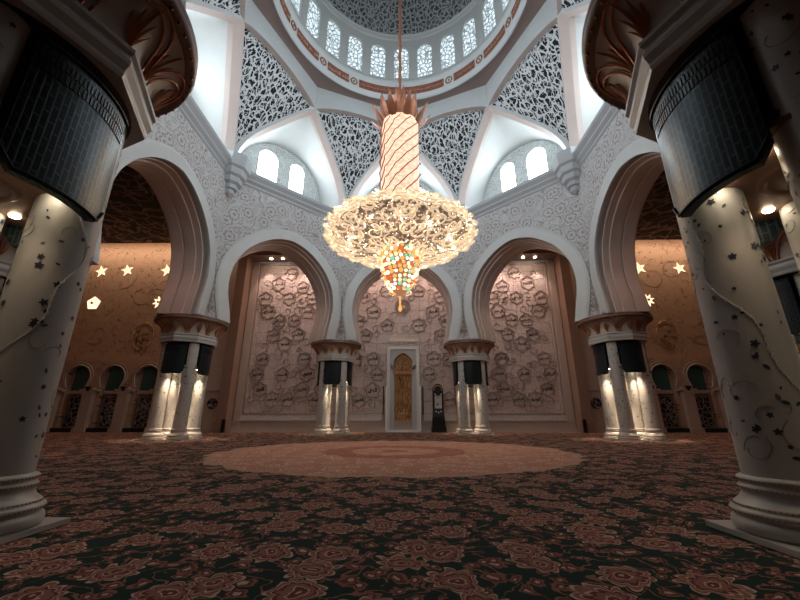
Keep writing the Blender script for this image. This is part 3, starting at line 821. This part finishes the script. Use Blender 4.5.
def panel(x0, x1, meds, name_i, seed):
    b = MB(); rect_y(b, x0, x1, .105, 1.10, YW - .004); 
    frame_y(b, x0, x1, .105, 1.10, YW, .006, .008, 1)
    po = b.build('floral_panel', ['qibla_panel', 'beige_marble'], qw)
    rnd = random.Random(seed); bm_ = MB(); tx = MB()
    for i_, (mx, mz) in enumerate(meds):
        R0 = .047 if i_ % 3 else .052; sides = (5, 6, 5, 8)[i_ % 4]
        for rs in (1.0, .84):
            pts = []
            for q in range(sides * 4):
                a = 2 * pi * q / (sides * 4) + (pi / 2)
                wob = abs(((q / 4) % 1) - .5) * 2
                pts.append((mx + R0 * rs * (.80 + .20 * wob) * cos(a), YW - .006, mz + R0 * rs * (.80 + .20 * wob) * sin(a)))
            bm_.tube(pts, .0017 if rs == 1. else .0010, 4, True)
        nmx = NAMES[(i_ + name_i) % len(NAMES)]
        put_text(tx, nmx, lambda x, y: (mx + x, YW - .0065, mz + y), .032, 0, wmax=.060)
        # tendrils that leave the medallion
        for q in range(2):
            a = rnd.uniform(0, 6.28); sg = rnd.choice((-1, 1)); rr = rnd.uniform(.022, .036)
            ccx, ccz = mx + (R0 + rr) * cos(a), mz + (R0 + rr) * sin(a)
            pts = [(ccx + rr * (1 - t * .055) * cos(a + pi + sg * t * .45), YW - .0055, ccz + rr * (1 - t * .055) * sin(a + pi + sg * t * .45)) for t in range(13)]
            pts = [(min(max(p[0], x0 + .01), x1 - .01), p[1], min(max(p[2], .115), 1.09)) for p in pts]
            bm_.tube(pts, .0013, 4)
            bm_.ball(pts[-1], .0045, 5)
    bm_.build('medallion_tracery', 'tracery_dark', po)
    tx.build('name_inscriptions', 'qibla_text', po)
panel(.395, .985, MED, 0, 1); panel(-.985, -.395, [(-x, z) for x, z in MED], 9, 2); panel(-.335, .335, MEDC, 5, 3)
# sunburst medallion over the niche
b = MB()
for r in (.052, .046, .026, .020): b.tube([(r * cos(2 * pi * q / 40), YW - .007, .79 + r * sin(2 * pi * q / 40)) for q in range(40)], .0014, 4, True)
for q in range(32):
    a = 2 * pi * q / 32; b.tube([(r * cos(a), YW - .006, .79 + r * sin(a)) for r in (.030, .044)], .0022, 4)
put_text(b, 'الله', lambda x, y: (x, YW - .008, .79 + y), .026, 1, wmax=.034)
b.build('sunburst_medallion', ['vine_stone', 'gold'], qw)
b = MB()   # pilasters between and beside the panels, plinth, lintel
for x0, x1 in ((-1.04, -.995), (.995, 1.04), (-.39, -.34), (.34, .39)): b.box(((x0 + x1) / 2, YW - .008, .56), (x1 - x0, .016, 1.12))
b.box((0, YW - .006, .03), (2.08, .012, .06)); b.box((0, YW - .010, .012), (2.1, .02, .024)); b.box((0, YW - .01, .064), (2.1, .02, .006))
b.build('pilaster_frame', 'beige_marble', qw)
b = MB()
for x0, x1 in ((-.34, -.13), (.13, .34)): rect_y(b, x0, x1, .066, .104, YW - .0105)
for x0, x1 in ((-.995, -.39), (.39, .995)): rect_y(b, x0, x1, .068, .100, YW - .0105)
b.build('dado_tracery', 'wainscot', qw)
b = MB()  # lintel beam with lights above the panels
b.box((0, YW - .06, 1.20), (2.1, .12, .155)); struct(b.build('trim_lintel', 'brown_marble')).name = 'trim_20'
# dark outer piers of the qibla block
for sx, i_ in ((-1, 21), (1, 22)):
    b = MB(); b.box((sx * 1.075, YW - .05, .64), (.06, .10, 1.28)); b.box((sx * 1.075, YW - .055, .03), (.066, .11, .06))
    struct(b.build('trim_%d' % i_, 'brown_marble'))
    b = MB(); b.box((sx * 1.165, YW - .022, .64), (.105, .044, 1.28)); b.box((sx * 1.165, YW - .048, .255), (.112, .014, .03)); b.box((sx * 1.165, YW - .05, .03), (.112, .02, .06))
    o = struct(b.build('trim_%d' % (i_ + 2), 'beige_marble'))
    b = MB(); b.tube([(sx * 1.165 + .03 * cos(2 * pi * q / 20), YW - .05, .165 + .03 * sin(2 * pi * q / 20)) for q in range(20)], .003, 5, True)
    b.lathe([(.001, 0), (.028, 0), (.028, .003)], (0, 0, 0), 20)
    for i2 in range(len(b.v) - 60, len(b.v)):
        x, y, z = b.v[i2]; b.v[i2] = (sx * 1.165 + x, YW - .048 - z, .165 + y)
    b.build('round_grille', 'door_lattice', o)

# golden prayer niche
nr = empty('prayer_niche', (.002, YW - .012, 0))
b = MB()
for sg in (-1, 1): b.box((sg * .092, -.008, .25), (.018, .026, .50))
b.box((0, -.008, .508), (.202, .026, .018)); b.box((0, -.010, .006), (.21, .03, .012))
b.build('marble_frame', 'marble', nr)
b = MB()   # spandrel plate with horseshoe opening
ins = catmull([(.055, .0), (.055, .345), (.062, .365), (.064, .40), (.055, .435), (.03, .462), (0, .478)], 5)
full = ins + [(-x, z) for x, z in ins[::-1][1:]]
outr = rectproj(full, 0, .3, -.083, .083, 0, .5)
outr[0] = (.083, 0); outr[-1] = (-.083, 0)
b.grid([[(x, -.012, z) for x, z in outr], [(x, -.012, z) for x, z in full], [(x, .005, z) for x, z in full]], False, 0, False)
b.build('spandrel', 'cornice_stone', nr)
b = MB(); rows = []
for q in range(13):
    a = pi * q / 12; rows.append([(.055 * cos(a) * (1 if z < .44 else max(0, (.478 - z) / .038) ** .5), -.002 + .008 * sin(a) , z) for z in [.0, .1, .2, .3, .36, .40, .44, .46, .478]])
b.grid(rows, False, 0, True, lambda a, c: (a * .25, c * .9))
b.build('gilded_reeds', 'gold_reeds', nr)
b = MB()
for z, ww_ in ((.345, .116), (.354, .122)): b.box((0, -.0135, z), (ww_, .008, .006))
b.build('impost_bands', 'copper', nr)
b = MB()
for sg in (-1, 1): b.box((sg * .103, -.012, .14), (.010, .012, .26))
b.build('pale_pilaster', 'pearl', nr)
b = MB()
for sg in (-1, 1): b.box((sg * .122, -.006, .185), (.006, .008, .17))
b.build('dark_rail', 'case_black', nr)
tag(nr, 'gilded prayer niche with horseshoe head in a square marble frame on the back wall', 'niche')
b = MB(); b.box((0, 0, 0), (.20, .006, .026)); po = b.build('inscription_plaque', 'cornice_stone', None, (.002, YW - .012, .563))
tag(po, 'long pale plaque with a gold inscription above the prayer niche', 'plaque')
b = MB(); put_text(b, 'قد نري تقلب وجهك في السماء'.replace('ي ', 'ي '), lambda x, y: (x, -.0036, y), .018, 0, wmax=.18); b.build('gold_lettering', 'gold', po)

# tall black case
tc = empty('tall_case', (.212, YW - .062, 0))
b = MB()
def case_half(z):  # half width
    return .044 if z < .03 else (.040 - (.040 - .032) * min(1, (z - .03) / .1) if z < .13 else .032)
rows = []
zs = [0, .025, .03, .06, .09, .13, .15, .20, .235, .25, .262, .270, .276, .279]
for z in zs:
    hw = case_half(z) if z <= .235 else .032 * sqrt(max(0.0004, 1 - ((z - .235) / .0445) ** 2)); d = .026 if z < .13 else .02
    rows.append([(-hw, -d, z), (hw, -d, z), (hw, d, z), (-hw, d, z)])
b.grid(rows, True, 0, False); b.poly(rows[-1]); b.build('case_body', 'case_black', tc)
b = MB(); b.poly([(-.021, -.0262 + .006, .135), (.021, -.0262 + .006, .135), (.021, -.0202, .21), (.0, -.0202, .196), (-.021, -.0202, .21)], mi=0)
b.v = [(x, -.0212, z) for x, y, z in b.v]
b.build('carved_front', 'wainscot', tc)
b = MB(); b.tube([(-.022, -.022, .222), (-.010, -.022, .207), (0, -.022, .203), (.010, -.022, .207), (.022, -.022, .222)], .0022, 5)
for sx in (-.014, 0, .014): b.lathe([(.0005, 0), (.0045, 0)], (0, 0, 0), 10); 
for j in range(3):
    for i2 in range(20):
        idx = len(b.v) - 60 + j * 20 + i2; x, y, z = b.v[idx]; b.v[idx] = ((-.014, 0, .014)[j] + x, -.0268, .118 + y - (.006 if j == 1 else 0))
b.build('silver_scroll', 'silver', tc)
b = MB(); b.lathe([(.0005, 0), (.0055, .0), (.0055, .002)], (0, 0, 0), 14); b.v = [(x - .004, -.0215 - z, .158 + y) for x, y, z in b.v]; b.build('round_dial', 'case_black', tc)
b = MB()
b.tube([(.024 * cos(pi * q / 12), -.0212, .237 + .032 * sin(pi * q / 12)) for q in range(13)], .0016, 5); b.ball((0, 0, .283), .0045, 6); b.build('gilt_arch', 'gold', tc)
tag(tc, 'tall black case with rounded head and silver scroll front beside the prayer niche', 'cabinet')

# floor posts
for x, y, lab in ((-.425, 1.02, 'slim black floor speaker left of the column cluster nearest the prayer niche'), (.435, 1.02, 'slim black floor speaker right of the column cluster beside the tall black case'),
                  (-1.045, 1.06, 'black floor speaker by the left dark pilaster of the back wall'), (1.045, 1.06, 'black floor speaker by the right dark pilaster of the back wall')):
    h = .072 if abs(x) > 1 else .082
    b = MB(); b.box((0, 0, h / 2 + .002), (.011 if abs(x) < 1 else .02, .012, h)); b.box((0, 0, .001), (.02, .02, .002))
    o = b.build('floor_speaker', 'case_black', None, (x, y, 0)); tag(o, lab, 'speaker', 'black floor speakers along the back wall')
    b = MB(); b.box((0, -.0065, h * .6), (.007, .001, h * .6)); b.build('speaker_grille', 'dark_metal', o)

# ------------------------------------------------------------------ star walls with blind arcade
SWY = YW - .055
def star_wall(sx, nm):
    b = MB(); xa, xb = 1.10, 2.35
    A, B = (xa, xb) if sx > 0 else (-xb, -xa)
    rect_y(b, A, B, .0, ZC, SWY + .06)
    w0 = b.build(nm, 'star_wall_stone'); struct(w0)
    xs = [1.39, 1.61, 1.83, 2.05, 2.27]
    # arcade screen in front of the wall, horseshoe openings
    b = MB(); ar = catmull([(.060, .262), (.068, .285), (.076, .315), (.072, .35), (.05, .382), (.02, .397), (0, .401)], 4)
    cur = ar + [(-x, z) for x, z in ar[::-1][1:]]
    for X in xs:
        X *= sx
        full_ = [(.058, 0), (.058, .262)] + cur + [(-.058, .262), (-.058, 0)]
        rc = rectproj(full_, 0, .28, -.110, .110, 0, .435)
        rc[0] = (.110, 0); rc[-1] = (-.110, 0)
        b.grid([[(X + x, SWY + .02, z) for x, z in rc], [(X + x, SWY + .02, z) for x, z in full_], [(X + x, SWY + .058, z) for x, z in full_]], False, 0, False,
               lambda a, c: ((rc if a == 0 else full_)[c][0] * S + X * S, (rc if a == 0 else full_)[c][1] * S))
    A_, B_ = sorted((sx * 1.2, sx * 2.35))
    b.poly([(A_, SWY + .02, .435), (B_, SWY + .02, .435), (B_, SWY + .06, .44), (A_, SWY + .06, .44)])
    ac = struct(b.build('trim_%d' % (31 + (sx > 0)), 'star_wall_stone'))
    b = MB()
    for X in xs:
        X *= sx
        b.tube([(X + x * 1.04, SWY + .018, z * 1.004) for x, z in cur], .005, 6)
        b.tube([(X + x * 1.22, SWY + .018, .262 + (z - .262) * 1.13) for x, z in cur], .0025, 5)
    b.build('arch_mouldings', 'beige_marble', ac)
    b = MB()
    for X in [(x0 - .110) for x0 in xs]:
        X *= sx
        b.box((X, SWY + .005, .13), (.060, .03, .26)); b.box((X, SWY + .002, .012), (.075, .04, .024)); b.box((X, SWY + .004, .225), (.068, .034, .008))
        b.box((X, SWY + .006, .245), (.112, .03, .012))
    b.build('arcade_pilasters', 'beige_marble', ac)
    for X in [(x0 - .110) for x0 in xs]:
        X *= sx; b = MB(); b.lathe([(.006, .262), (.020, .288), (.0, .288)], (X, SWY - .012, -.022), 4, 0, False, ang0=pi / 4); b.build('black_bracket', 'case_black', ac)
    for X in xs:
        X *= sx
        b = MB(); rect_y(b, X - .05, X + .05, .245, .395, SWY + .05); b.build('fanlight', 'teal_glass', ac)
        b = MB(); rect_y(b, X - .04, X + .04, .03, .205, SWY + .045); frame_y(b, X - .044, X + .044, .026, .209, SWY + .045, .004, .004, 1); b.build('lattice_door', ['door_lattice', 'brown_marble'], ac)
        b = MB(); b.box((X, SWY + .048, .235), (.116, .012, .02)); b.build('transom', 'beige_marble', ac)
    b = MB(); b.box((sx * 1.775, SWY + .01, .012), (1.15, .02, .024)); b.build('dark_plinth', 'case_black', ac)
    # vines
    b = MB(); rnd = random.Random(3 if sx > 0 else 4)
    for q in range(16):
        X = sx * rnd.uniform(1.35, 2.2); Z = rnd.uniform(.5, 1.1); r0 = rnd.uniform(.05, .11); a0 = rnd.uniform(0, 6.28); sg = rnd.choice((-1, 1))
        b.tube([(X + r0 * (1 - t * .03) * cos(a0 + sg * t * .3), SWY + .058, Z + r0 * (1 - t * .03) * sin(a0 + sg * t * .3)) for t in range(20)], .0010, 4)
    b.build('wall_tendrils', 'vine_stone', ac)
star_wall(-1, 'wall_back_star_left'); star_wall(1, 'wall_back_star_right')
bpy.data.objects['wall_back_star_left'].name = 'wall_far_left'; bpy.data.objects['wall_back_star_right'].name = 'wall_far_right'

def star_lamp(x, z, r, petals, lab, kind='star'):
    b = MB(); n_ = petals * 2; pts = []
    y0 = SWY + .0575
    if kind == 'penta': pts = [(r * cos(pi / 2 + 2 * pi * q / 5), r * sin(pi / 2 + 2 * pi * q / 5)) for q in range(5)]
    else:
        k_ = .42 if petals == 5 else .5
        pts = [((r if q % 2 == 0 else r * k_) * cos(pi / 2 + .25 + 2 * pi * q / n_), (r if q % 2 == 0 else r * k_) * sin(pi / 2 + .25 + 2 * pi * q / n_)) for q in range(n_)]
    ctr = b.vert((0, -.010, 0)); ii = [b.vert((px, -.001, pz)) for px, pz in pts]
    for q in range(len(ii)): b.face([ctr, ii[q], ii[(q + 1) % len(ii)]])
    ib = [b.vert((px, .002, pz)) for px, pz in pts]
    for q in range(len(ii)): b.face([ii[q], ib[q], ib[(q + 1) % len(ii)], ii[(q + 1) % len(ii)]])
    o = b.build('blossom_lamp', 'star_glow', None, (x, y0, z)); tag(o, lab, 'wall lamp', 'glowing blossom lamps on the side walls')
    if petals != 5 or kind == 'penta':
        b = MB(); b.ball((0, -.010, 0), r * .22, 8); b.build('flower_eye', 'gold', o)
    else:
        b = MB()
        for q in range(5):
            a = pi / 2 + .25 + 2 * pi * q / 5; b.tube([(0, -.0102, 0), (r * .8 * cos(a), -.004, r * .8 * sin(a))], .0012, 4)
        b.build('petal_rib', 'gold', o)
star_lamp(-2.116, 1.062, .044, 5, 'leftmost glowing star blossom on the left wall, against the foreground column')
star_lamp(-1.933, 1.069, .044, 5, 'middle of the three glowing star blossoms high on the left wall')
star_lamp(-1.65, 1.067, .046, 5, 'glowing star blossom on the left wall, touching the big side arch')
star_lamp(-2.112, .827, .048, 5, 'glowing five-sided blossom halfway up the left wall', 'penta')
star_lamp(-1.659, .832, .046, 8, 'glowing eight-petal flower on the left wall above the column capital')
star_lamp(1.632, 1.064, .046, 5, 'glowing star blossom on the right wall, next to the big side arch')
star_lamp(1.904, 1.062, .044, 5, 'glowing star blossom on the right wall, against the foreground column')
star_lamp(1.64, .833, .046, 8, 'glowing eight-petal flower on the right wall above the column capital')
for sx in (-1, 1):      # crystal sprays
    rnd = random.Random(11 + sx); b = MB()
    for q in range(46):
        t = rnd.random(); X = sx * 1.72 + rnd.gauss(0, .035); Z = .50 + .16 * t
        for j in range(3):
            a = rnd.uniform(0, 6.28); leaf_flat(b, lambda x, y: (x, SWY + .054, y), X, Z, a, .014, .006)
    b.tube([(sx * 1.72 + .07 * cos(t * .3), SWY + .056, .60 + .09 * sin(t * .3)) for t in range(18)], .002, 4)
    o = b.build('crystal_spray', 'gold', None, (0, 0, 0))
    tag(o, 'gilded leafy spray inlaid low on the %s wall above the arcade' % ('left' if sx < 0 else 'right'), 'wall ornament')

# ------------------------------------------------------------------ chandelier
ch = empty('chandelier', (0, 0, .44)); ZB = -.44
tag(ch, 'huge gold scrollwork bowl chandelier with glowing crystal stem and coloured crystal drop', 'chandelier')
cp = catmull([(.06, .712), (.14, .722), (.21, .720), (.243, .713), (.250, .698), (.235, .682), (.18, .662), (.12, .650), (.055, .642)], 6)
def csurf(v, a, k=1.0):
    t = v * (len(cp) - 1); i_ = min(int(t), len(cp) - 2); f = t - i_
    r = cp[i_][0] + (cp[i_ + 1][0] - cp[i_][0]) * f; z = cp[i_][1] + (cp[i_ + 1][1] - cp[i_][1]) * f
    r = r * k; z = .69 + (z - .69) * (1 + (k - 1) * 4)
    return (r * cos(a), r * sin(a), z + ZB), r
b = MB(); b.lathe([(r * .96, .69 + (z - .69) * .7 + ZB) for r, z in cp], seg=48); b.build('crystal_bowl', 'bowl_crystal', ch)
rnd = random.Random(21)
def scroll(b, v, a, size, sg, a0, k=1.0):
    _, r = csurf(v, a); n_ = 13; pts = []
    L = .42; turns = rnd.uniform(.38, .62)
    for q in range(n_):
        th = q * turns; rr = size * (1 - q / n_ * .7)
        dx, dy = rr * cos(a0 + sg * th), rr * sin(a0 + sg * th)
        p, _ = csurf(min(max(v + dy / L, 0), 1), a + dx / max(r, .05), k + .05 * sin(pi * q / n_))
        pts.append(p)
    b.tube(pts, [.0014 + .0030 * sin(pi * q / n_) for q in range(n_)], 4)
    b.ball(pts[-1], .0034, 4)
def leafy(b, v, a, size, a0):
    _, r = csurf(v, a)
    fn = lambda x, y: csurf(min(max(v + y / .42, 0), 1), a + x / max(r, .05), 1.05)[0]
    leaf_flat(b, fn, 0, 0, a0, size, size * .4)
spots2 = []
for v, cnt in ((.06, 11), (.17, 18), (.28, 24), (.38, 28), (.48, 31), (.58, 31), (.68, 27), (.79, 21), (.92, 12)):
    for q in range(cnt): spots2.append((v, 2 * pi * (q + rnd.uniform(-.4, .4)) / cnt))
near = sorted(range(len(spots2)), key=lambda i_: csurf(*spots2[i_])[0][1] + .4 * csurf(*spots2[i_])[0][2])
stuff = MB()
for rank, i_ in enumerate(near):
    v, a = spots2[i_]
    b = MB() if rank < 98 else stuff
    for j in range(2): scroll(b, v + rnd.uniform(-.04, .04), a + rnd.uniform(-.1, .1), (rnd.uniform(.024, .036), rnd.uniform(.010, .018))[j], rnd.choice((-1, 1)), rnd.uniform(0, 6.28), 1 + .04 * j)
    for j in range(3): leafy(b, v + rnd.uniform(-.04, .04), a + rnd.uniform(-.08, .08), rnd.uniform(.014, .026), rnd.uniform(0, 6.28))
    if rank < 98: b.build('gold_scroll', 'gold_added_glow', ch)
o = stuff.build('gold_scrollwork', 'gold_added_glow', ch); o['kind'] = 'stuff'
b = MB()
for q in range(900):
    v, a = rnd.random(), rnd.uniform(0, 2 * pi); p, _ = csurf(v, a, rnd.uniform(.98, 1.04)); b.ball(p, rnd.uniform(.0012, .0028), 4)
o = b.build('crystal_beads', 'chandelier_bulb', ch); o['kind'] = 'stuff'
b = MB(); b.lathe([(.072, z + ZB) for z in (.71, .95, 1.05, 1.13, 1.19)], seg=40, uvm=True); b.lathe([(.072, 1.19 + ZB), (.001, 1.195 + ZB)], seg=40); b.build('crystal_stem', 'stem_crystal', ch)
for q in range(11):
    b = MB(); a0 = 2 * pi * q / 11
    b.tube([((.0735 + (.006 if t % 4 == 0 else 0)) * cos(a0 + t * .14), (.0735 + (.006 if t % 4 == 0 else 0)) * sin(a0 + t * .14), .71 + t * .0124 + ZB) for t in range(39)], .0022, 4)
    b.build('spiral_band', 'copper', ch)
for q in range(26):
    b = MB(); a = 2 * pi * q / 26 + rnd.uniform(-.08, .08); tier = q % 3
    L = (.09, .12, .15)[tier] * rnd.uniform(.85, 1.1); out = (.055, .035, .018)[tier]
    lf, rt, md = [], [], []
    for t in [i_ / 6 for i_ in range(7)]:
        r = .055 + out * 1.25 * t ** 1.3 + .012 * sin(pi * t); z = 1.165 + L * t + ZB; wd = .013 * sin(pi * (t * .9 + .1)) / max(r, .03)
        lf.append((r * cos(a - wd), r * sin(a - wd), z)); rt.append((r * cos(a + wd), r * sin(a + wd), z)); md.append(((r + .004) * cos(a), (r + .004) * sin(a), z + .003))
    b.grid([lf, md, rt], False, 0, False); b.build('crown_leaf', 'copper', ch)
b = MB(); b.tube([(0, 0, z + ZB) for z in (1.24, 1.6, 2.0, 2.5, 3.0)], .0055, 8)
b.tube([(.0065 * cos(t), .0065 * sin(t), 1.25 + t * .0195 + ZB) for t in range(88)], .0022, 4)
b.build('hanging_rod', 'copper', ch)
# coloured crystal drop
b = MB(); mats = ['drop_amber', 'drop_red', 'drop_green', 'drop_white', 'drop_gold']
b.lathe([(.001, .475 + ZB), (.03, .50 + ZB), (.052, .55 + ZB), (.060, .60 + ZB), (.055, .635 + ZB), (.03, .65 + ZB)], seg=24)
b.build('drop_core', 'drop_heart', ch)
prof = [(.030, .497), (.045, .525), (.058, .555), (.064, .585), (.070, .612), (.064, .638)]
balls = []
for ri in range(12):
    t = ri / 11 * 5; i_ = min(int(t), 4); f = t - i_
    r = prof[i_][0] + (prof[i_ + 1][0] - prof[i_][0]) * f; z = prof[i_][1] + (prof[i_ + 1][1] - prof[i_][1]) * f
    cnt = int(2 * pi * r / .0165)
    for q in range(cnt):
        a = 2 * pi * (q + .5 * (ri % 2)) / cnt; balls.append((r * cos(a), r * sin(a), z + ZB + rnd.uniform(-.003, .003)))
balls.sort(key=lambda p: p[1])
rest = MB()
for rank, p in enumerate(balls):
    w_ = rnd.random(); mi = 0 if w_ < .30 else 1 if w_ < .44 else 2 if w_ < .56 else 3 if w_ < .78 else 4
    b = MB() if rank < 98 else rest
    b.ball(p, rnd.uniform(.0052, .0078), 8, 0 if rank < 98 else mi)
    if rank < 98: b.build('crystal_ball', mats[mi], ch)
o = rest.build('crystal_balls_behind', mats, ch); o['kind'] = 'stuff'
b = MB()
for q in range(150):
    a = rnd.uniform(0, 2 * pi); t = rnd.random(); i_ = min(int(t * 5), 4); r = prof[i_][0] + .008; z = prof[i_][1] - .008
    b.ball((r * cos(a), r * sin(a), z + ZB), .0024, 4)
o = b.build('small_crystals', 'drop_gold', ch); o['kind'] = 'stuff'
b = MB()
for q in range(7): b.ball((0, 0, .484 - q * .007 + ZB), .0035 if q % 2 else .0045, 6)
b.ball((0, 0, .432 + ZB), .0065, 6, sz=1.6); b.build('bead_pendant', 'drop_amber', ch)

# ceiling canopy and downlights above the panels
for x in (-.90, -.82, -.66, .66, .82, .90):
    b = MB(); b.lathe([(.0005, 0), (.0075, 0), (.009, .001), (.010, .0045)], (0, 0, 0), 14)
    b.build('recessed_light', 'lamp', bpy.data.objects['trim_20'], (x, YW - .06, 1.1185))

# ------------------------------------------------------------------ lamps
def light(name, typ, loc, energy, color, **kw):
    l = bpy.data.lights.new(name, typ); l.energy = energy; l.color = color
    for k, v in kw.items():
        if k != 'rot': setattr(l, k, v)
    o = bpy.data.objects.new(name, l); COL.objects.link(o); o.location = [x * S for x in loc]
    if 'rot' in kw: o.rotation_euler = kw['rot']
    return o
WARM = (1, .60, .36)
for i, (x, y, lab) in enumerate(spots_):
    e = (1900, 1900, 2400, 2400, 110, 110, 250, 250)[i]
    for k in range(4):
        a = k * pi / 2
        light('pier_spot', 'SPOT', (x + .062 * cos(a), y + .062 * sin(a), .269), e * .28, (1, .70, .46), spot_size=radians(80), spot_blend=.8, shadow_soft_size=.08)
for x in (-.92, -.79, -.66, -.53, -.2, .2, .53, .66, .79, .92):
    light('panel_spot', 'SPOT', (x, YW - .075, 1.11), 700 if abs(x) > .3 else 500, (1, .70, .58), spot_size=radians(64), spot_blend=.6, shadow_soft_size=.1, rot=(radians(13), 0, 0))
for sx in (-1, 1):
    light('cove_light', 'AREA', (sx * 1.75, YW - .12, ZC - .02), 750, (1, .64, .40), shape='RECTANGLE', size=1.1 * S, size_y=.05 * S, rot=(radians(22), 0, 0))
    light('aisle_light', 'AREA', (sx * 1.3, -.1, ZC - .02), 600, (1, .50, .32), shape='DISK', size=.5 * S)
light('aisle_light', 'AREA', (0, 1.03, ZC - .18), 1500, (1, .66, .54), shape='RECTANGLE', size=1.8 * S, size_y=.1 * S)
for q in range(12):
    a = 2 * pi * q / 12
    light('bowl_bulb', 'POINT', (.19 * cos(a), .19 * sin(a), .655), 42, (1, .74, .5), shadow_soft_size=.06)
    light('bowl_bulb', 'POINT', (.27 * cos(a + .26), .27 * sin(a + .26), .715), 42, (1, .74, .5), shadow_soft_size=.06)
light('chandelier_down', 'AREA', (0, 0, .64), 8000, (1, .70, .52), shape='DISK', size=.1 * S)
